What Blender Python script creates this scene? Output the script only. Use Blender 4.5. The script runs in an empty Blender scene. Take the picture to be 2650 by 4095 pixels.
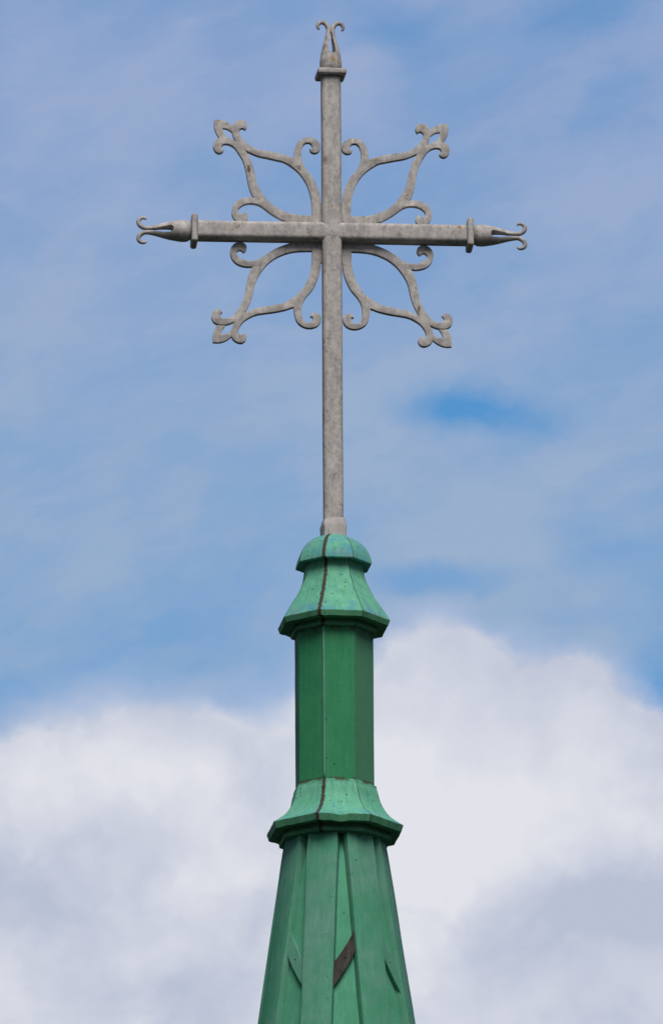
import bpy, bmesh, math, random
from mathutils import Vector, Matrix, noise
R_ = math.radians
sc = bpy.context.scene
col = sc.collection
random.seed(7)

# ------------------------------------------------------------------ camera
ELEV = 16.8                       # the view looks up at the cross
cam_d = bpy.data.cameras.new('camera')
cam = bpy.data.objects.new('camera', cam_d); col.objects.link(cam)
cam_pos = Vector((0.0, -59.3538, 1.65)); target = Vector((-0.0100, 0.0, 19.5700))
fw = (target - cam_pos).normalized()
rt = fw.cross(Vector((0, 0, 1))).normalized(); up = rt.cross(fw)
rl = R_(0.33)
rt2 = rt * math.cos(rl) - up * math.sin(rl); up2 = up * math.cos(rl) + rt * math.sin(rl)
m3 = Matrix((rt2, up2, -fw)).transposed()
cam.matrix_world = Matrix.Translation(cam_pos) @ m3.to_4x4()
cam_d.sensor_fit = 'HORIZONTAL'; cam_d.sensor_width = 36.0
cam_d.lens = 36.0 * 43400.0 / 2650.0
cam_d.clip_start = 0.5; cam_d.clip_end = 12000
sc.camera = cam
sc.view_settings.view_transform = 'Standard'; sc.view_settings.look = 'None'
sc.view_settings.gamma = 1.0; sc.view_settings.exposure = 0.0

# ------------------------------------------------------------------ node helper
class NT:
    def __init__(s, tree): s.t = tree; s.n = tree.nodes; s.l = tree.links
    def set(s, sock, v):
        if isinstance(v, bpy.types.NodeSocket): s.l.new(v, sock)
        elif v is not None:
            if isinstance(v, (tuple, list)) and sock.type == 'RGBA' and len(v) == 3: v = (*v, 1)
            sock.default_value = v
    def math(s, op, a, b=None, c=None, clamp=False):
        n = s.n.new('ShaderNodeMath'); n.operation = op; n.use_clamp = clamp
        s.set(n.inputs[0], a)
        if b is not None: s.set(n.inputs[1], b)
        if c is not None: s.set(n.inputs[2], c)
        return n.outputs[0]
    def vmath(s, op, a, b=None, sc_=None):
        n = s.n.new('ShaderNodeVectorMath'); n.operation = op
        s.set(n.inputs[0], a)
        if b is not None: s.set(n.inputs[1], b)
        if sc_ is not None: s.set(n.inputs['Scale'], sc_)
        return n.outputs['Value'] if op in ('LENGTH', 'DOT_PRODUCT', 'DISTANCE') else n.outputs[0]
    def noise(s, vec, scale, detail=4, rough=0.55, color=False, dist=0.0):
        n = s.n.new('ShaderNodeTexNoise'); s.set(n.inputs['Vector'], vec)
        n.inputs['Scale'].default_value = scale; n.inputs['Detail'].default_value = detail
        n.inputs['Roughness'].default_value = rough; n.inputs['Distortion'].default_value = dist
        return n.outputs['Color'] if color else n.outputs['Fac']
    def ramp(s, v, a, b, lo=0.0, hi=1.0, smooth=True):
        n = s.n.new('ShaderNodeMapRange'); n.interpolation_type = 'SMOOTHSTEP' if smooth else 'LINEAR'
        s.set(n.inputs['Value'], v)
        for i, x in zip(('From Min', 'From Max', 'To Min', 'To Max'), (a, b, lo, hi)): s.set(n.inputs[i], x)
        return n.outputs['Result']
    def mix(s, f, a, b, mode='MIX'):
        n = s.n.new('ShaderNodeMix'); n.data_type = 'RGBA'; n.blend_type = mode
        s.set(n.inputs[0], f); s.set(n.inputs[6], a); s.set(n.inputs[7], b)
        return n.outputs[2]
    def comb(s, x, y, z):
        n = s.n.new('ShaderNodeCombineXYZ')
        for i, v in enumerate((x, y, z)): s.set(n.inputs[i], v)
        return n.outputs[0]
    def sep(s, v):
        n = s.n.new('ShaderNodeSeparateXYZ'); s.set(n.inputs[0], v); return n.outputs

# ------------------------------------------------------------------ sky
SUN_AZ, SUN_EL = 170.0, 54.0      # azimuth from +Y towards +X: behind the viewer, to the right
world = bpy.data.worlds.new('World'); sc.world = world; world.use_nodes = True
wt = world.node_tree; wt.nodes.clear(); W = NT(wt)
sky = wt.nodes.new('ShaderNodeTexSky'); sky.sky_type = 'NISHITA'; sky.sun_disc = False
sky.sun_elevation = R_(SUN_EL); sky.sun_rotation = R_(SUN_AZ)
sky.altitude = 100; sky.air_density = 1.0; sky.dust_density = 0.6; sky.ozone_density = 1.5
tc = wt.nodes.new('ShaderNodeTexCoord')
dx, dy, dz = W.sep(W.vmath('NORMALIZE', tc.outputs['Generated']))
az = W.math('ARCTAN2', dx, dy); el = W.math('ARCSINE', dz)
# the stretch of sky north of the church, low above the horizon: azimuth and elevation in units of 3.5 degrees
K = 0.06106
U = W.math('MULTIPLY_ADD', az, 0.957 / K, 0.5)
V = W.math('MULTIPLY_ADD', el, -1.0 / K, R_(ELEV) / K + 0.7727)
P0 = W.comb(U, V, 0.0)
wa = W.vmath('SUBTRACT', W.noise(P0, 2.6, 5, 0.55, True), (0.5, 0.5, 0.5))
wb = W.vmath('SUBTRACT', W.noise(P0, 9.0, 5, 0.6, True), (0.5, 0.5, 0.5))
def warp(a, b): return W.vmath('ADD', P0, W.vmath('ADD', W.vmath('SCALE', wa, sc_=a), W.vmath('SCALE', wb, sc_=b)))
PC = warp(0.17, 0.058); PV = warp(0.15, 0.05)
def blob(P, u, v, ru, rv, soft=0.5):
    q = W.vmath('MULTIPLY', W.vmath('SUBTRACT', P, (u, v, 0)), (1 / ru, 1 / rv, 0))
    return W.ramp(W.vmath('LENGTH', q), 1 + soft, 1 - soft)
def add(P, lst, base, clamp=True):
    acc = base
    for (u, v, ru, rv, soft, w) in lst:
        acc = W.math('MULTIPLY_ADD', blob(P, u, v, ru, rv, soft), w, acc)
    return W.math('MINIMUM', W.math('MAXIMUM', acc, 0.0), 1.0) if clamp else acc
# thin high veil with gaps of clear sky
PVs = W.vmath('MULTIPLY', W.vmath('ADD', PV, W.comb(0.0, W.math('MULTIPLY', U, 0.22), 0.0)), (1.0, 1.5, 1.0))
vn = W.noise(PVs, 2.1, 6, 0.52)
vn2 = W.noise(W.vmath('MULTIPLY', PVs, (1.0, 1.6, 1.0)), 6.5, 6, 0.62)
veil0 = W.ramp(W.math('ADD', W.math('MULTIPLY', vn, 0.72), W.math('MULTIPLY', vn2, 0.28)), 0.34, 0.66, 0.50, 1.05)
veil = add(PV, [(.735, .632, .105, .032, .8, -.75), (.66, .632, .06, .03, .8, -.20), (.65, .89, .085, .026, .8, -.60), (.87, .815, .07, .03, .9, -.20),
                (1.0, 1.02, .07, .07, .8, -.45), (.03, 1.05, .10, .05, .8, -.22), (.14, .99, .10, .06, .9, -.20),
                (.62, .03, .08, .04, .9, -.35), (.87, .02, .09, .035, .9, -.26), (.94, .20, .10, .06, .9, -.18),
                (.32, .27, .09, .035, .9, -.25), (.25, .90, .25, .10, .9, -.10), (.10, .12, .22, .10, .9, .25), (.30, .55, .3, .2, .9, .12)], veil0)
tone = W.ramp(V, 0.0, 0.95)
veil_col = W.mix(tone, (3.08, 4.02, 6.25), (3.22, 4.35, 6.12))
sector = W.ramp(dy, 0.40, 0.95)
blue = W.mix(1.0, sky.outputs[0], W.mix(sector, W.mix(W.ramp(el, 0.0, R_(32)), (0.06, 0.075, 0.09), (0.27, 0.33, 0.41)), (0.50, 1.02, 1.30)), 'MULTIPLY')  # unseen sky away from the view dimmed, most near the horizon, to darken undersides
c1 = W.mix(W.math('MULTIPLY', veil, W.math('MULTIPLY_ADD', sector, 0.92, 0.08)), blue, veil_col)
# cumulus bank low down
cum = add(PC, [(.16, 1.16, .15, .105, .68, 1.0), (.03, 1.26, .15, .12, .45, .9), (.27, 1.22, .13, .11, .55, .8), (.42, 1.27, .17, .14, .7, .7),
               (.33, 1.08, .08, .05, .8, .22), (.44, 1.13, .10, .10, .8, .40),
               (.655, 1.06, .10, .115, .35, 1.0), (.76, 1.12, .14, .14, .38, 1.0), (.875, 1.10, .095, .105, .38, 1.0), (.955, 1.19, .10, .12, .42, 1.0),
               (.56, 1.14, .12, .13, .6, .7)], W.ramp(W.sep(PC)[1], 1.10, 1.30))
shade = add(PC, [(.17, 1.16, .11, .05, .8, .38), (.26, 1.19, .09, .06, .8, .30), (.72, 1.18, .17, .14, .7, .55), (.80, 1.26, .20, .10, .8, .40), (.66, 1.06, .07, .07, .8, .15),
                 (.52, 1.30, .20, .12, .8, .20), (.64, 1.38, .06, .14, .8, .25), (.06, 1.45, .18, .10, .9, .14), (.27, 1.38, .11, .05, .8, .18),
                 (.95, 1.36, .16, .08, .45, -.52), (.84, 1.43, .16, .09, .6, -.42), (.95, 1.50, .25, .12, .7, -.15), (.12, 1.36, .20, .05, .8, -.26), (.10, 1.49, .28, .06, .8, -.14), (.17, 1.18, .14, .06, .9, .28), (.31, 1.30, .08, .06, .9, .22), (.37, 1.38, .10, .04, .7, -.22)],
            W.ramp(W.math('ADD', W.math('MULTIPLY', W.noise(PC, 3.2, 5, 0.55), 0.72), W.math('MULTIPLY', W.noise(PC, 8.5, 4, 0.5), 0.28)), 0.33, 0.67, 0.0, 0.84), True)
cloud_col = W.mix(shade, (4.9, 5.35, 6.65), (7.7, 7.75, 8.3))
edge_col = W.mix(W.ramp(cum, 0.35, 1.0), (4.6, 5.4, 7.4), cloud_col)
c2 = W.mix(W.math('MULTIPLY', cum, W.math('MULTIPLY_ADD', sector, 0.90, 0.07)), c1, edge_col)
# unseen bright cloud added behind the viewer as front fill on the cross
south_fill = W.math('MULTIPLY', W.ramp(dy, -0.45, -0.85), W.math('MULTIPLY', W.ramp(el, R_(65), R_(45)), W.ramp(el, R_(12), R_(30))))
c2 = W.mix(south_fill, c2, W.mix(W.noise(tc.outputs['Generated'], 4.0, 4, 0.6), (4.5, 4.5, 4.6), (8.0, 7.7, 7.5)))
bg = wt.nodes.new('ShaderNodeBackground'); bg.inputs['Strength'].default_value = 0.1
W.set(bg.inputs['Color'], c2)
wo = wt.nodes.new('ShaderNodeOutputWorld'); wt.links.new(bg.outputs[0], wo.inputs[0])

# ------------------------------------------------------------------ sun (soft, through thin cloud)
sd = bpy.data.lights.new('sun', 'SUN'); sd.energy = 3.1; sd.angle = R_(33); sd.color = (1.0, 0.955, 0.90)
sun = bpy.data.objects.new('sun', sd); col.objects.link(sun)
to_sun = Vector((math.sin(R_(SUN_AZ)) * math.cos(R_(SUN_EL)), math.cos(R_(SUN_AZ)) * math.cos(R_(SUN_EL)), math.sin(R_(SUN_EL))))
sun.rotation_euler = to_sun.to_track_quat('Z', 'Y').to_euler(); sun.location = to_sun * 100

# ------------------------------------------------------------------ materials
def new_mat(name):
    m = bpy.data.materials.new(name); m.use_nodes = True
    t = NT(m.node_tree); b = m.node_tree.nodes['Principled BSDF']
    g = t.n.new('ShaderNodeNewGeometry')
    return m, t, b, g.outputs['Position']
def attr(t, name):
    n = t.n.new('ShaderNodeAttribute'); n.attribute_name = name; return n.outputs['Fac']
def bump(t, b, h, strength, dist):
    n = t.n.new('ShaderNodeBump'); n.inputs['Strength'].default_value = strength; n.inputs['Distance'].default_value = dist
    t.set(n.inputs['Height'], h); t.l.new(n.outputs[0], b.inputs['Normal'])
def mat_metal(name, light, dark, soot, rust_spots=()):
    m, t, b, P = new_mat(name)
    n1 = t.noise(P, 6.5, 5, 0.6); n2 = t.noise(P, 38, 6, 0.66); n3 = t.noise(P, 190, 4, 0.6)
    ps = t.vmath('MULTIPLY', P, (1.0, 1.0, 0.30)); n4 = t.noise(ps, 19, 5, 0.6, dist=0.8)
    f = t.math('ADD', t.math('ADD', t.math('MULTIPLY', n2, 0.36), t.math('MULTIPLY', n4, 0.32)), t.math('ADD', t.math('MULTIPLY', n1, 0.20), t.math('MULTIPLY', n3, 0.12)))
    c = t.mix(t.ramp(f, 0.40, 0.60), dark, light)
    patch = t.math('MULTIPLY', t.ramp(n1, 0.52, 0.66), t.ramp(n2, 0.44, 0.60))
    c = t.mix(t.math('MULTIPLY', patch, 0.75), c, soot)
    c = t.mix(t.math('MULTIPLY', t.ramp(n3, 0.60, 0.74), 0.28), c, soot)
    c = t.mix(t.math('MULTIPLY', t.ramp(n3, 0.38, 0.26), 0.30), c, (0.66, 0.62, 0.58))
    rn = t.noise(P, 13, 5, 0.65)
    c = t.mix(t.math('MULTIPLY', t.ramp(rn, 0.60, 0.72), 0.55), c, (0.20, 0.14, 0.09))
    for (x, y, z, rx, rz, cc, th) in rust_spots:      # rust blooms and lichen dots at their own places
        q = t.vmath('MULTIPLY', t.vmath('SUBTRACT', P, (x, y, z)), (1 / rx, 0.0, 1 / rz))
        d = t.math('ADD', t.vmath('LENGTH', q), t.math('MULTIPLY', t.math('SUBTRACT', t.noise(P, 70, 4, 0.7), 0.5), 2.6))
        c = t.mix(t.ramp(d, 1.0, th), c, cc)
    t.set(b.inputs['Base Color'], c)
    b.inputs['Metallic'].default_value = 0.0
    t.set(b.inputs['Roughness'], t.ramp(n2, 0.3, 0.7, 0.55, 0.8)); b.inputs['Specular IOR Level'].default_value = 0.14
    bump(t, b, t.math('ADD', n2, t.math('MULTIPLY', n3, 0.5)), 0.35, 0.003)
    return m
ORANGE = (0.55, 0.20, 0.03); BROWN = (0.17, 0.09, 0.045)
M_IRON = mat_metal('weathered_iron', (0.560, 0.520, 0.492), (0.315, 0.297, 0.287), (0.16, 0.145, 0.130),
    [(0.005, 0, 21.392, .004, .010, ORANGE, .55), (0.735, 0.05, 21.285, .016, .018, (0.36, .17, .05), .2), (0.700, 0.05, 21.25, .010, .010, (0.36, .17, .05), .25),
     (0.045, 0, 22.275, .005, .045, (0.33, .15, .04), .2), (0.012, 0, 22.29, .022, .03, (0.32, .22, .10), .1),
     (-0.475, 0, 21.63, .014, .04, BROWN, .2), (0.50, 0, 20.80, .012, .03, BROWN, .2), (0.15, 0, 20.93, .005, .005, (0.75, .5, .2), .4)])
M_SLEEVE = mat_metal('lead_sleeve', (0.54, 0.505, 0.485), (0.40, 0.375, 0.365), (0.28, 0.27, 0.265))

def mat_patina(name, light, mid, deep, blue_amt=0.0, seams=False, specks=0.5, streaky=1.0, grey_face=None):
    m, t, b, P = new_mat(name)
    ps = t.vmath('MULTIPLY', P, (1.0, 1.0, 0.10))
    big = t.noise(P, 3.1, 4, 0.5); streak = t.noise(ps, 42, 5, 0.62); fine = t.noise(P, 120, 5, 0.65); patch = t.noise(P, 11, 5, 0.6)
    c = t.mix(t.ramp(t.math('ADD', t.math('MULTIPLY', big, 0.6), t.math('MULTIPLY', patch, 0.4)), 0.36, 0.62), mid, light)
    c = t.mix(t.math('MULTIPLY', t.ramp(streak, 0.50, 0.70), 0.55 * streaky), c, deep)
    c = t.mix(t.math('MULTIPLY', t.ramp(streak, 0.46, 0.30), 0.35 * streaky), c, tuple(min(1, x * 1.35 + 0.03) for x in light))
    c = t.mix(t.math('MULTIPLY', t.ramp(fine, 0.52, 0.72), 0.30), c, deep)
    if blue_amt > 0:      # blue-violet bloom where rain runs off and dries
        wet = attr(t, 'wet')
        sb = t.noise(t.vmath('MULTIPLY', P, (1.0, 1.0, 0.22)), 26, 4, 0.55)
        k = t.math('MULTIPLY', t.ramp(t.math('ADD', sb, t.math('MULTIPLY', wet, 0.22)), 0.52, 0.84), blue_amt, clamp=True)
        c = t.mix(k, c, t.mix(t.ramp(t.math('ADD', patch, t.math('MULTIPLY', wet, 0.0)), .45, .68), (0.10, 0.33, 0.40), (0.17, 0.21, 0.28)))
    if grey_face: c = t.mix(t.math('MULTIPLY', attr(t, 'face_tint'), 0.75), c, grey_face)  # chosen faces mixed towards a greyer green
    # dark pits
    vo = t.n.new('ShaderNodeTexVoronoi'); vo.feature = 'F1'; t.set(vo.inputs['Vector'], P); vo.inputs['Scale'].default_value = 42
    cl = t.sep(vo.outputs['Color'])
    keep = t.math('GREATER_THAN', t.math('ADD', cl[0], t.math('MULTIPLY', t.math('SUBTRACT', big, 0.5), 0.9)), 1.0 - 0.34 * specks)
    pit = t.math('MULTIPLY', keep, t.math('LESS_THAN', vo.outputs['Distance'], t.math('MULTIPLY_ADD', cl[1], 0.15, 0.08)))
    c = t.mix(t.math('MULTIPLY', pit, 0.85), c, (0.02, 0.035, 0.035))
    if seams:
        # soldered joint down one corner (ragged brown metal) and fine dark folds on the others
        s_ = attr(t, 'seam'); e_ = attr(t, 'fold')
        rag = t.math('MULTIPLY', t.math('SUBTRACT', t.noise(P, 85, 6, 0.8), 0.5), 0.034)
        k1 = t.ramp(t.math('ADD', s_, rag), 0.0125, 0.0100)
        c = t.mix(k1, c, t.mix(t.ramp(fine, .4, .62), (0.078, 0.072, 0.060), (0.040, 0.037, 0.031)))
        k2 = t.ramp(t.math('ADD', e_, t.math('MULTIPLY', rag, 0.30)), 0.0036, 0.0018)
        c = t.mix(t.math('MULTIPLY', k2, 0.9), c, (0.05, 0.05, 0.035))
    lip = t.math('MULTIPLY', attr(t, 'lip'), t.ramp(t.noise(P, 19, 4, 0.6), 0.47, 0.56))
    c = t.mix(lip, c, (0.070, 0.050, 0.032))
    t.set(b.inputs['Base Color'], c)
    t.set(b.inputs['Roughness'], t.ramp(streak, .3, .7, .6, .85)); b.inputs['Specular IOR Level'].default_value = 0.12
    bump(t, b, t.math('ADD', t.math('MULTIPLY', patch, 1.0), t.math('MULTIPLY', fine, 0.25)), 0.30, 0.006)
    return m
M_FLARE = mat_patina('pale_copper_patina', (0.155, 0.460, 0.300), (0.120, 0.400, 0.255), (0.075, 0.28, 0.18), 0.9, True, 1.1, 1.0)
M_RIM = mat_patina('rim_copper_patina', (0.115, 0.35, 0.185), (0.085, 0.28, 0.155), (0.045, 0.16, 0.10), 0.0, True, 0.4, 0.6)
M_SHAFT = mat_patina('deep_green_copper_patina', (0.045, 0.255, 0.112), (0.030, 0.215, 0.098), (0.022, 0.155, 0.075), 0.0, False, 0.36, 0.45, (0.088, 0.225, 0.140))
M_SEAM = mat_patina('seam_patina', (0.13, 0.32, 0.24), (0.10, 0.27, 0.21), (0.05, 0.16, 0.12), 0.0, False, 0.6)
M_PANEL = mat_patina('panel_copper_patina', (0.100, 0.365, 0.225), (0.078, 0.305, 0.182), (0.055, 0.225, 0.142), 0.0, False, 0.35, 0.6)
M_BOARD = mat_patina('board_copper_patina', (0.122, 0.305, 0.222), (0.066, 0.282, 0.165), (0.062, 0.195, 0.145), 0.0, False, 0.05, 0.7)
M_BARE = mat_patina('bare_brown_copper', (0.072, 0.062, 0.051), (0.042, 0.037, 0.033), (0.026, 0.024, 0.022), 0.0, False, 0.2)

m, t, b, P = new_mat('dark_turf')
t.set(b.inputs['Base Color'], t.mix(t.ramp(t.noise(P, 0.35, 6, .6), .35, .65), (0.008, 0.012, 0.006), (0.018, 0.020, 0.012)))
b.inputs['Roughness'].default_value = 0.95; M_TURF = m
m, t, b, P = new_mat('tower_stone')
br = t.n.new('ShaderNodeTexBrick'); t.set(br.inputs['Vector'], t.comb(t.math('ADD', t.sep(P)[0], t.sep(P)[1]), t.sep(P)[2], 0.0))
br.inputs['Scale'].default_value = 1.0; br.inputs['Brick Width'].default_value = 0.7; br.inputs['Row Height'].default_value = 0.35; br.inputs['Mortar Size'].default_value = 0.012
br.inputs['Color1'].default_value = (.30, .28, .25, 1); br.inputs['Color2'].default_value = (.24, .23, .21, 1); br.inputs['Mortar'].default_value = (.18, .17, .16, 1)
t.set(b.inputs['Base Color'], br.outputs['Color']); b.inputs['Roughness'].default_value = 0.9; M_STONE = m

# ------------------------------------------------------------------ mesh helpers
def link(name, me, mat, parent=None, loc=None, rot=None):
    o = bpy.data.objects.new(name, me); col.objects.link(o)
    if mat and not me.materials: me.materials.append(mat)
    if parent: o.parent = parent
    if loc is not None: o.location = loc
    if rot is not None: o.rotation_euler = rot
    return o
def mesh(name, vs, fs, smooth=True):
    me = bpy.data.meshes.new(name); me.from_pydata([tuple(v) for v in vs], [], fs); me.update()
    if smooth: me.polygons.foreach_set('use_smooth', [True] * len(me.polygons))
    return me
def from_bm(name, bm, smooth=False):
    bmesh.ops.recalc_face_normals(bm, faces=bm.faces)
    me = bpy.data.meshes.new(name); bm.to_mesh(me); bm.free()
    if smooth: me.polygons.foreach_set('use_smooth', [True] * len(me.polygons))
    return me
def empty(name, loc, rz, label, cat):
    o = bpy.data.objects.new(name, None); col.objects.link(o)
    o.location = loc; o.rotation_euler = (0, 0, rz); o['label'] = label; o['category'] = cat
    return o
def catmull(pts, n=6):
    pts = [Vector(p) for p in pts]
    if len(pts) < 3: return pts
    ex = [pts[0] * 2 - pts[1]] + pts + [pts[-1] * 2 - pts[-2]]
    out = []
    for i in range(1, len(ex) - 2):
        p0, p1, p2, p3 = ex[i - 1:i + 3]
        for k in range(n):
            s = k / n
            out.append(0.5 * ((2 * p1) + (p2 - p0) * s + (2 * p0 - 5 * p1 + 4 * p2 - p3) * s * s + (3 * p1 - p0 - 3 * p2 + p3) * s ** 3))
    out.append(pts[-1]); return out
def interp(tab, x):
    if x <= tab[0][0]: return tab[0][1]
    for (a, va), (b_, vb) in zip(tab, tab[1:]):
        if x <= b_: return va + (vb - va) * (x - a) / (b_ - a)
    return tab[-1][1]
def rrect(hw, hd, r, n=6):
    out = []
    for (cx, cy, a0) in ((hw - r, hd - r, 0), (-hw + r, hd - r, 90), (-hw + r, -hd + r, 180), (hw - r, -hd + r, 270)):
        for k in range(n + 1):
            a = R_(a0 + 90 * k / n); out.append((cx + r * math.cos(a), cy + r * math.sin(a)))
    return out
def loft(rings, close=True, caps=(True, True)):
    """rings: lists of 3D points of equal length, each a closed loop"""
    n = len(rings[0]); vs = [p for r in rings for p in r]; fs = []
    for i in range(len(rings) - 1):
        for k in range(n):
            a, b_ = i * n + k, i * n + (k + 1) % n
            fs.append((a, b_, b_ + n, a + n))
    if caps[0]: fs.append(tuple(reversed(range(n))))
    if caps[1]: fs.append(tuple(range((len(rings) - 1) * n, len(rings) * n)))
    return vs, fs
def fix(me):
    bm = bmesh.new(); bm.from_mesh(me); bmesh.ops.recalc_face_normals(bm, faces=bm.faces); bm.to_mesh(me); bm.free(); return me
def flat_caps(me):
    for p in me.polygons:
        if len(p.vertices) > 6: p.use_smooth = False
    me.set_sharp_from_angle(angle=R_(50)); return me
def rbox(name, sx, sy, sz, r, seg=5):
    bm = bmesh.new(); bmesh.ops.create_cube(bm, size=1.0)
    for v in bm.verts: v.co = (v.co.x * sx, v.co.y * sy, v.co.z * sz)
    bmesh.ops.bevel(bm, geom=list(bm.edges), offset=r, segments=seg, profile=0.5, affect='EDGES', clamp_overlap=True)
    return from_bm(name, bm, True)

# ------------------------------------------------------------------ setting
g = mesh('ground', [(-4000, -4000, 0), (4000, -4000, 0), (4000, 4000, 0), (-4000, 4000, 0)], [(0, 1, 2, 3)], False)
g = link('ground', g, M_TURF); g['kind'] = 'structure'

# ================================================================== the iron cross
ZX = 21.2479                                    # height of the crossing
BASE = 19.40
cross = empty('cross', (0, 0, BASE), R_(4.3), 'grey weathered iron cross with curled scrollwork and split finials on top of the green spire', 'cross')
CZ = ZX - BASE
HW, HD, RC = 0.0565, 0.055, 0.027
def wob(p, amp, f): return noise.noise(Vector(p) * f) * amp
def bar(name, z0, z1, hw, hd, r, steps, axis='z'):
    sec = rrect(hw, hd, r, 7); rings = []
    for i in range(steps + 1):
        s = z0 + (z1 - z0) * i / steps
        ox, oy = wob((s, 1.7, hw), 0.0016, 2.3), wob((s, 9.1, hw), 0.0012, 2.1)
        if axis == 'z': rings.append([(x + ox, y + oy, s) for x, y in sec])
        else: rings.append([(s, y + oy, x + ox) for x, y in sec])
    return flat_caps(fix(mesh(name, *loft(rings))))
post = link('post', bar('post', 0.03, 2.79, HW, HD, RC, 60), M_IRON, cross)
arm = link('cross_arm', bar('cross_arm', -0.80, 0.80, 0.0545, HD + 0.0004, RC, 40, 'x'), M_IRON, cross, (0, 0, CZ))
# sleeve where the post leaves the dome
sl = []
for (z, k, r) in ((-0.012, 0.0655, .013), (0.045, 0.0660, .013), (0.072, 0.0668, .013), (0.088, 0.0660, .014), (0.106, 0.0618, .016), (0.117, 0.0605, .017), (0.122, 0.0585, .017)):
    sl.append([(x + wob((x * 9, y * 9, z * 14), .0045, 1.3) * (k > .06), y + wob((y * 9, z * 14, x * 9), .0045, 1.3) * (k > .06), z + wob((x * 12, y * 12, 3), .004, 1.0)) for x, y in rrect(k, k, r, 5)])
slm = fix(mesh('base_sleeve', *loft(sl, caps=(False, False)))); sleeve = link('base_sleeve', slm, M_SLEEVE, cross, (0.001, 0, 0), (0, 0, R_(6)))
sleeve['label'] = 'paler creased metal sleeve'
seam = rbox('sleeve_fold', 0.005, 0.006, 0.075, 0.002, 2)
link('sleeve_fold', seam, M_SLEEVE, sleeve, (-0.040, -0.0665, 0.056), (0, R_(3), 0))

# collars and finials ------------------------------------------------
RO = [(0, .047), (10, .055), (25, .0620), (45, .0640), (62, .0635), (90, .0592), (124, .0538), (158, .0460), (192, .0368), (226, .0288), (243, .0258), (260, .0245)]
RI = [(100, 0), (101.5, .006), (104, .011), (108, .0150), (114, .0205), (124, .0205), (141, .0192), (175, .0148), (209, .0080), (235, .0022), (247, 0.0002), (262, 0.0002)]
DP = [(100, .0576), (112, .0553), (124, .0518), (158, .0385), (192, .0280), (226, .0200), (243, .0170), (260, .0150)]
def smooth_tab(tab, n=4): return [(p.x, p.y) for p in catmull([Vector((a / 1000, b_, 0)) for a, b_ in tab], n)]
def finial(parent, loc, rot):
    ro, ri, dp = [[(a * 1000, b_) for a, b_ in smooth_tab(x)] for x in (RO, RI, DP)]
    rings = []
    for i in range(21):
        h = 100 * i / 20; r = interp(ro, h)
        rings.append([(r * math.cos(2 * math.pi * k / 40), r * math.sin(2 * math.pi * k / 40), h / 1000) for k in range(40)])
    me = flat_caps(fix(mesh('finial', *loft(rings))))
    f = link('finial', me, M_IRON, parent, loc, rot)
    for s in (-1, 1):
        st = []
        hs = [100, 101, 102, 103.5, 105, 107, 110, 114, 119] + [124 + 4 * i for i in range(35)]
        for h in hs:
            a, b_ = interp(ri, h), interp(ro, h)
            k = min(1, max(0, (h - 205) / 55))
            st.append((Vector((a, 0, h / 1000)), Vector((b_, 0, h / 1000)), interp(dp, h), k))
        cl = catmull([(.0116, .262, 0), (.0185, .279, 0), (.0310, .295, 0), (.0500, .302, 0), (.0660, .296, 0), (.0745, .281, 0), (.0745, .268, 0), (.0690, .2605, 0), (.0615, .2615, 0)], 6)
        th = [(0, .0122), (.12, .0134), (.3, .0134), (.5, .0120), (.65, .0096), (.8, .0076), (.92, .0058), (1, .0024)]
        dd = [(0, .0150), (.3, .0140), (.6, .0115), (.85, .0080), (1, .003)]
        for i, p in enumerate(cl[1:], 1):
            q = (cl[min(i + 1, len(cl) - 1)] - cl[i - 1]).normalized(); nrm = Vector((q.y, -q.x))   # outward side of the curl
            u = i / (len(cl) - 1); tt = interp(th, u)
            c3 = Vector((p.x, 0, p.y)); n3 = Vector((nrm.x, 0, nrm.y))
            st.append((c3 - n3 * tt, c3 + n3 * tt, interp(dd, u), 1.0))
        rings = []
        for (I, O, d, k) in st:
            am = math.acos(min(1.0, max(0.0, I.x / O.x))) if k < 1 else 0.0    # below: a round bar with a slot sawn out
            c = I.lerp(O, 0.5); ao = (O - I) * 0.5; ring = []
            for j in range(25):
                f_ = -1 + j / 12; a = R_(90 * f_)
                A = (O.x * math.cos(am * f_), d * math.sin(am * f_), I.z); p = c + ao * math.cos(a)
                B = (p.x, d * math.sin(a), p.z); q = [x + (y - x) * k for x, y in zip(A, B)]
                ring.append((s * q[0], q[1], q[2]))
            for j in range(1, 8):
                a = R_(90 - 180 * j / 8); p = c - ao * math.cos(a)
                A = (I.x, d * math.sin(am) * (1 - j / 4), I.z); B = (p.x, d * math.sin(a), p.z)
                q = [x + (y - x) * k for x, y in zip(A, B)]; ring.append((s * q[0], q[1], q[2]))
            rings.append(ring)
        pm = fix(mesh('prong', *loft(rings, caps=(False, True)))); pm.set_sharp_from_angle(angle=R_(60))
        link('prong', pm, M_IRON, f)
collar_me = rbox('collar', 0.168, 0.168, 0.037, 0.0135, 5)
for (x, z, rot) in ((0, 22.2135 - ZX, (0, 0, R_(3))), (-0.793, -0.002, (0, R_(-90), 0)), (0.797, 0.002, (0, R_(90), 0))):
    c = link('collar', collar_me, M_IRON, cross, (x, 0, CZ + z), rot)
finial(cross, (0, 0, CZ + 22.2300 - ZX), (0, 0, R_(8)))
finial(cross, (-0.811, 0, CZ - 0.002), (0, R_(-90), 0))
finial(cross, (0.815, 0, CZ + 0.002), (0, R_(90), 0))

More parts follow.
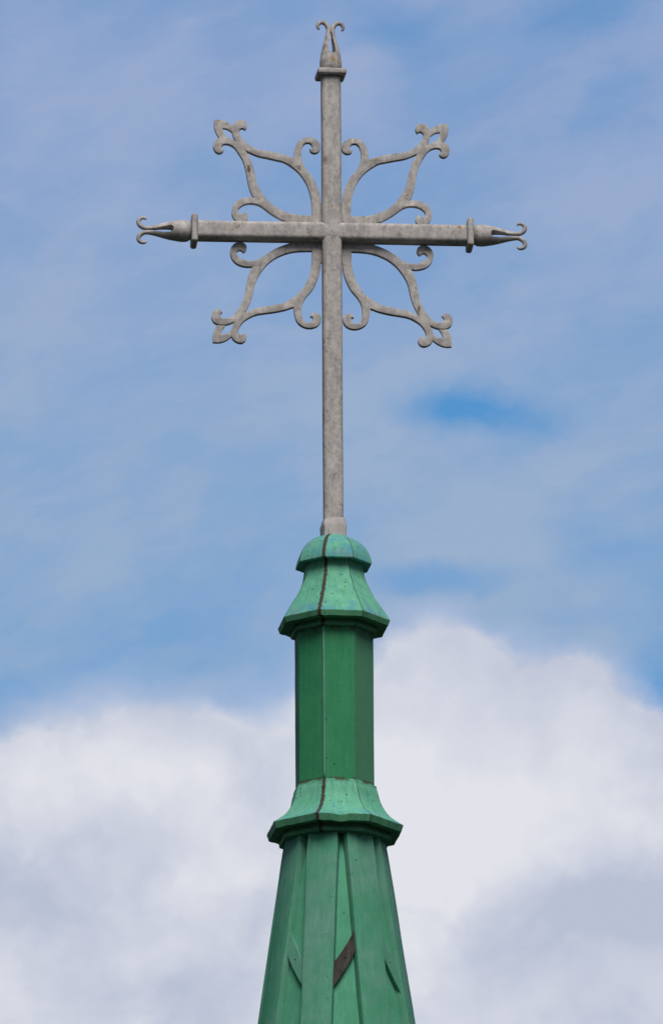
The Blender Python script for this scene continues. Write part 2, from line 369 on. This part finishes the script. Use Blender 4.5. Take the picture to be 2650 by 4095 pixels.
# scroll brackets: outline of the cut plate (mm from the crossing, lower right quarter)
OUTER = [[[64.6,-53.8],[211.2,-51.1]],[[211.2,-51.1],[241.0,-61.0],[285.6,-77.9],[330.2,-99.5],[369.8,-124.8],[404.4,-151.8],[429.1,-165.4],[456.4,-172.7],[488.7,-172.7],[518.6,-163.8],[542.6,-146.1],[552.2,-127.7],[546.9,-114.8],[533.0,-107.2],[520.0,-111.6],[510.0,-121.7]],[[510.0,-121.7],[496.2,-109.5],[491.9,-89.7],[502.0,-70.2],[529.4,-59.8],[559.2,-67.6],[578.9,-88.6],[586.7,-113.0],[583.4,-144.3],[570.8,-170.6],[548.2,-191.9],[518.3,-203.9],[488.4,-208.6],[456.2,-206.6]],[[456.2,-206.6],[468.4,-227.2],[483.0,-266.0],[492.6,-307.5],[499.8,-349.0],[509.3,-395.6],[523.9,-437.0],[546.0,-473.0],[568.0,-503.8],[595.2,-521.5],[622.5,-526.7],[639.9,-520.6],[647.0,-507.5],[642.6,-495.7],[633.7,-487.0]],[[633.7,-487.0],[643.7,-475.4],[661.2,-469.9],[681.0,-479.4],[693.7,-501.5],[694.5,-524.9],[684.4,-545.8],[664.4,-559.2],[639.5,-564.3],[609.8,-561.2],[585.0,-553.3],[561.8,-541.3]],[[561.8,-541.3],[575.0,-568.6],[583.6,-599.6],[581.9,-628.1],[571.8,-650.1],[550.3,-666.1],[527.0,-671.7],[507.2,-663.2],[496.0,-644.2],[498.1,-624.5],[509.6,-612.3]],[[509.6,-612.3],[514.5,-620.5],[527.4,-621.9],[538.9,-614.4],[542.4,-602.9],[537.6,-582.2],[525.4,-559.1],[505.7,-536.1],[471.2,-513.3],[436.6,-498.3],[387.0,-488.8],[327.5,-479.5],[268.1,-465.0],[221.1,-447.7]],[[221.1,-447.7],[217.3,-484.1],[210.7,-515.4],[198.1,-541.6],[178.2,-560.1],[148.3,-572.6],[118.6,-573.6],[88.9,-563.3],[70.2,-543.9],[63.4,-522.2],[66.0,-501.4],[78.5,-486.6],[99.3,-481.0],[119.1,-489.0],[125.9,-505.5]],[[125.9,-505.5],[114.1,-504.7],[109.0,-514.6],[112.9,-530.1],[127.2,-541.8],[146.1,-542.0],[163.5,-528.2],[173.6,-503.1],[175.8,-469.3],[171.5,-433.0],[159.3,-402.0],[139.7,-373.8],[112.6,-340.4],[90.5,-299.2],[73.4,-252.7],[65.2,-211.2],[62.9,-180.0]],[[62.9,-180.0],[64.6,-53.8]]]
HOLE = [[[113.0,-105.1],[161.2,-106.3],[210.8,-110.6],[250.5,-119.2],[290.2,-134.1],[329.8,-155.3],[369.3,-187.4],[398.9,-223.3],[423.4,-261.9],[440.5,-303.2],[452.5,-360.3],[469.4,-417.2],[489.0,-461.0],[506.1,-489.3]],[[506.1,-489.3],[466.5,-471.8],[426.9,-456.9],[377.4,-447.4],[317.9,-434.5],[283.2,-426.8],[248.6,-408.2],[209.1,-380.3],[179.5,-349.6],[154.9,-313.7],[135.3,-272.4],[121.7,-220.6],[115.1,-168.6],[113.0,-105.1]]]
LEAF = [[[652.1,-546.4],[676.5,-590.1],[687.2,-615.9],[690.5,-641.8],[688.2,-670.4]],[[688.2,-670.4],[653.5,-671.0],[623.8,-662.7],[599.1,-648.6],[572.0,-625.7]],[[572.0,-625.7],[574.8,-589.3]],[[574.8,-589.3],[589.6,-602.1],[611.8,-615.7],[640.0,-621.9]],[[640.0,-621.9],[634.3,-596.1],[622.0,-575.5],[608.8,-552.4]],[[608.8,-552.4],[652.1,-546.4]]]
OUTER[0][0] = [48, -46]; OUTER[0][1] = [211.2, -46]; OUTER[1][0] = [211.2, -46]
OUTER[-1] = [[62.9, -180.0], [50, -165], [48, -46]]
def path(segs):
    out = []
    for s in segs:
        pts = catmull([(a / 1000, b_ / 1000, 0) for a, b_ in s], 5) if len(s) > 3 else [Vector((a / 1000, b_ / 1000, 0)) for a, b_ in s]
        out += pts[:-1]
    return out
def plate(name, loops, sx, sz, half):
    cu = bpy.data.curves.new(name, 'CURVE'); cu.dimensions = '2D'; cu.fill_mode = 'BOTH'
    bev = 0.0016; cu.extrude = half - bev; cu.bevel_depth = bev; cu.bevel_resolution = 1; cu.offset = -bev
    for lp in loops:
        s = cu.splines.new('POLY'); s.points.add(len(lp) - 1); s.use_cyclic_u = True
        for i, p in enumerate(lp): s.points[i].co = (p.x * sx, p.y * sz, 0, 1)
    o = bpy.data.objects.new(name + '_tmp', cu); col.objects.link(o)
    me = bpy.data.meshes.new_from_object(o.evaluated_get(bpy.context.evaluated_depsgraph_get()))
    bpy.data.objects.remove(o); bpy.data.curves.remove(cu)
    bm = bmesh.new(); bm.from_mesh(me); bmesh.ops.remove_doubles(bm, verts=bm.verts, dist=0.0001)
    bmesh.ops.rotate(bm, verts=bm.verts, cent=(0, 0, 0), matrix=Matrix.Rotation(R_(90), 3, 'X'))
    me2 = from_bm(name, bm, True); me2.set_sharp_from_angle(angle=R_(35)); bpy.data.meshes.remove(me)
    me2.name = name; return me2
TH = 0.0185
for (sx, sz, lab) in ((1.0, 1.0, None), (-0.995, 0.996, None), (0.988, -1.015, None), (-0.979, -1.018, None)):
    me = plate('scroll_bracket', [path(OUTER), path(HOLE)], sx, sz, TH)
    o = link('scroll_bracket', me, M_IRON, cross, (0, 0.0060 + TH, CZ))
    lf = plate('leaf_tip', [path(LEAF)], sx, sz, TH - 0.004)
    link('leaf_tip', lf, M_IRON, o)

# ================================================================== the copper spire
A0 = -14.6                                       # angle of the corner left of the front face, from -Y towards +X
spire = empty('church_spire', (0, 0, 0), 0, 'green copper octagonal spire with flared collars and a domed cap under the grey cross', 'spire')
spire['category'] = 'church spire'
def vdir(k):
    a = R_(A0 + 45 * k); return Vector((math.sin(a), -math.cos(a), 0))
def octa(name, segs, mat, parent, m=10, jit=0.0012, wetf=None, lipz=None, tint_faces=()):
    """eight-sided shell; each profile segment [(r, z), ...] is smooth along itself, corners and joints stay sharp"""
    vs, fs, seam, fold, wet, lip, ftint = [], [], [], [], [], [], []
    zs = [z for s in segs for r, z in s]; z0, z1 = min(zs), max(zs)
    for k in range(8):
        a, b_ = vdir(k), vdir(k + 1)
        for s in segs:
            base = len(vs)
            for (r, z) in s:
                w = r * 0.76537
                for i in range(m + 1):
                    u = i / m; d = a.lerp(b_, u); p = d * r
                    q = (d.x * 6, d.y * 6, z * 7)
                    n = wob(q, jit, 1.0) + wob((z * 11, k * 3.1, d.x * 20), jit * .6, 1.0)
                    dent = math.exp(-((p.x - .03) / .035) ** 2) * .010 if (name in ('rim', 'flared_skirt') and k == 0 and z < 17.70 and r > .37) else 0.0
                    dn = d.normalized()
                    vs.append((p.x + dn.x * n, p.y + dn.y * n, z - dent + wob((d.x * 9 + 4, d.y * 9, r * 3), jit * 1.1, 1.0)))
                    e = min(u, 1 - u) * w
                    sdist = u * w if k == 0 else ((1 - u) * w if k == 7 else 1.0)
                    seam.append(sdist); fold.append(e if sdist > 0.06 else e + 0.02)
                    lip.append(max(0.0, 1 - abs(z - lipz) / 0.012, (0.75 if name == 'octagonal_shaft' and z > 18.81 else 0.0)) if lipz else 0.0); ftint.append(1.0 if k in tint_faces else 0.0)
                    wet.append(wetf((z - z0) / max(1e-6, z1 - z0)) if wetf else 0.0)
            for j in range(len(s) - 1):
                for i in range(m):
                    q = base + j * (m + 1) + i
                    fs.append((q, q + m + 1, q + m + 2, q + 1))
    me = mesh(name, vs, fs, True)
    for nm, data in (('seam', seam), ('fold', fold), ('wet', wet), ('lip', lip), ('face_tint', ftint)):
        at = me.attributes.new(nm, 'FLOAT', 'POINT'); at.data.foreach_set('value', data)
    return link(name, me, mat, parent)
def prof(pts, n=5): return [(p.x, p.y) for p in catmull([Vector((r, z, 0)) for r, z in pts], n)]
# domed cap
dome = octa('dome_cap', [[(0.02, 19.4300), (0.0650, 19.4245), (.0771, 19.4190)] and prof([(0.03, 19.4270), (.0771, 19.4170), (.1243, 19.3962), (.1743, 19.3575), (.2043, 19.3143), (.2190, 19.2741), (.2243, 19.2458)]),
                         [(.2243, 19.2458), (.2225, 19.2415)], [(.2225, 19.2415), (.165, 19.2460)]], M_FLARE, spire, 10, .0014, lambda h: 0.80)
dome['label'] = 'domed eight-sided cap, bluish green with a brown solder seam'
# upper flare
fl = octa('flared_skirt', [prof([(.1729, 19.2520), (.1743, 19.2235), (.1786, 19.1908), (.1871, 19.1507), (.2100, 19.0986), (.2400, 19.0407), (.2743, 18.9888), (.3043, 18.9413), (.3286, 18.9012)])],
          M_FLARE, spire, 10, .0018, lambda h: max(0, 1 - h * 3.0) * 1.0)
fl['label'] = 'upper flared skirt, narrow and bell-shaped'
octa('rim', [[(.3286, 18.9012), (.3290, 18.8985)], [(.3290, 18.8985), (.3185, 18.8701)], [(.3185, 18.8701), (.236, 18.8722)], [(.236, 18.8722), (.234, 18.850)]], M_RIM, fl, 14, .0026)
octa('moulding', [[(.2340, 18.8565), (.2480, 18.8560)], prof([(.2480, 18.8560), (.2535, 18.8525), (.2550, 18.8460), (.2530, 18.8390), (.2529, 18.8330)], 3), [(.2529, 18.8330), (.2300, 18.8290)]], M_RIM, fl, 8, .0016)
# shaft
sh = octa('octagonal_shaft', [[(.2307, 18.850), (.2307, 18.835), (.2307, 18.82)] + [(.2307, 18.78 - i * .0467) for i in range(18)] + [(.2307, z) for z in (17.962, 17.952, 17.944, 17.936, 17.930, 17.922, 17.91)]], M_SHAFT, spire, 6, .0010, tint_faces=(1, 2), lipz=17.934)
d0 = vdir(0)
bm = bmesh.new(); rings = []
for i in range(25):
    z = 18.834 - i * (18.834 - 17.93) / 24; c = d0 * (.2312 + wob((z * 8, 2, 1), .0010, 1)); c.z = z
    tx = Vector((-d0.y, d0.x, 0)); ring = [tuple(c + tx * (.0065 * math.cos(a_)) + d0 * (.0062 * math.sin(a_))) for a_ in [R_(36 * j) for j in range(10)]]
    rings.append(ring)
bm.free()
link('standing_seam', fix(mesh('standing_seam', *loft(rings))), M_SEAM, sh)
# lower flare
fl2 = octa('flared_skirt', [[(.2300, 17.9290), (.2400, 17.9275), (.2429, 17.9240)], prof([(.2429, 17.9240), (.2450, 17.9080), (.2529, 17.8828), (.2643, 17.8363), (.2871, 17.7889), (.3214, 17.7434), (.3614, 17.7126), (.4000, 17.6868)])],
           M_FLARE, spire, 12, .0022, lambda h: max(0, 1 - h * 2.6) * .85, 17.926)
fl2['label'] = 'lower flared skirt, wider and shorter'
octa('rim', [[(.4000, 17.6868), (.4004, 17.6840)], [(.4004, 17.6840), (.3885, 17.6490)], [(.3885, 17.6490), (.304, 17.6515)], [(.304, 17.6515), (.301, 17.622)]], M_RIM, fl2, 16, .0034)
octa('moulding', [[(.3000, 17.6310), (.3220, 17.6305)], prof([(.3220, 17.6305), (.3285, 17.6265), (.3305, 17.6190), (.3275, 17.6120), (.3286, 17.6050)], 3), [(.3286, 17.6050), (.2800, 17.6000)]], M_RIM, fl2, 8, .0018)

# spire body, boarded hips and crossed straps
Z1, Z0, SL = 17.6144, 8.0, 0.1510
def rout(z): return 0.300 + (Z1 - z) * SL       # outer radius over the boards
C8 = math.cos(R_(22.5))
def rcore(z): return rout(z) - 0.0320
def rpanel(z): return rcore(z) - 0.045 * max(0.0, 1 - (Z1 - z) / 0.16) ** 1.5   # the panels start well behind the boards
zst = [Z1 + 0.012] + [17.55 - .05 * i for i in range(24)] + [16.2, 15.5, 14, 12, 10, Z0]
body = octa('spire_roof', [[(rpanel(z), z) for z in [Z1 + .012, Z1 - .005, 17.59, 17.57] + zst[1:]]], M_PANEL, spire, 6, .0016)
WING = 0.097
for k in range(8):
    a = vdir(k); fl_, fr_ = vdir(k - 1), vdir(k + 1)
    rings = []
    tv = Vector((-a.y, a.x, 0))
    for z in zst:
        ro_ = rout(z) - 0.0234 + wob((z * 3, k * 5.3, 3), .0012, 1.0)
        w = min(0.0880, rcore(z) * 0.76537 * 0.437 * .9239)
        j = wob((z * 3, k * 5.3, 0), .0018, 1.0); j2 = wob((z * 3, k * 5.3, 8), .0022, 1.0)
        back = ro_ - 0.050 - 0.05 * max(0.0, 1 - (Z1 - z) / 0.2)
        ring = [a * back - tv * (w + j), a * (ro_ + j * .6) - tv * (w + j), a * (ro_ + .001), a * (ro_ + j2 * .6) + tv * (w + j2), a * back + tv * (w + j2)]
        rings.append([(p.x, p.y, z) for p in ring])
    me = fix(mesh('hip_board', *loft(rings), smooth=False))
    bm = bmesh.new(); bm.from_mesh(me)
    ed = [e for e in bm.edges if len(e.link_faces) == 2 and 0.3 < e.calc_face_angle(0) < 2.6 and abs((e.verts[0].co - e.verts[1].co).normalized().z) > .9]
    bmesh.ops.bevel(bm, geom=ed, offset=.0022, segments=2, profile=.5, affect='EDGES'); bm.to_mesh(me); bm.free()
    me.polygons.foreach_set('use_smooth', [True] * len(me.polygons)); me.set_sharp_from_angle(angle=R_(28))
    link('hip_board', me, M_BOARD, spire)
def strap(k, lo, hi, hl, hr, mat, label=None):
    """diagonal strap across face k between two boards; lo/hi: height of its middle at the left and right board edge"""
    a, b_ = vdir(k), vdir(k + 1); n = (a + b_).normalized()
    out = []
    def pt(u_edge, z, dep):
        rc = rcore(z); wd = rc * .76537
        gap0, gap1 = WING, wd - WING
        s = gap0 + (gap1 - gap0) * u_edge
        return a * rc + (b_ - a).normalized() * s + n * dep + Vector((0, 0, z))
    def line(u, which):
        mid = lo + (hi - lo) * u; h = hl + (hr - hl) * u
        return mid + which * h / 2
    e = 0.22
    us = [-e + (1 + 2 * e) * i / 8 for i in range(9)]
    rings = []
    for u in us:
        zt, zb = line(u, 1), line(u, -1); f_ = 0.0260 + wob((u * 3, k, 2), .0010, 1.0)
        rings.append([tuple(pt(u, zb, .003)), tuple(pt(u, zt, .003)), tuple(pt(u, zt, f_)), tuple(pt(u, zb, f_))])
    o = link('diagonal_strap', fix(mesh('diagonal_strap', *loft(rings), smooth=False)), mat, spire)
    if label: o['label'] = label
    bm = bmesh.new(); bmesh.ops.create_uvsphere(bm, u_segments=10, v_segments=6, radius=0.0055)
    rv = link('rivet', from_bm('rivet', bm, True), M_SEAM if not label else mat, o, pt(.5, (lo + hi) / 2 + .004, .0260))
HI, LO = 16.938, 16.776
for k in range(8):
    if k == 0: strap(0, 16.758, 16.925, .150, .118, M_BARE, 'bare dark brown strap without patina')
    elif k % 2: strap(k, 16.938, 16.772, .130, .140, M_BOARD)
    else: strap(k, LO, HI, .135, .130, M_BOARD)
# masonry tower that carries the spire, below the picture
bm = bmesh.new()
for (s, za, zb) in ((3.2, 0.0, 7.6), (3.6, 7.6, 8.0)):
    r = bmesh.ops.create_cube(bm, size=1.0)
    for v in r['verts']: v.co = (v.co.x * s, v.co.y * s, za + (v.co.z + .5) * (zb - za - .002))
link('tower', from_bm('tower', bm), M_STONE, spire)
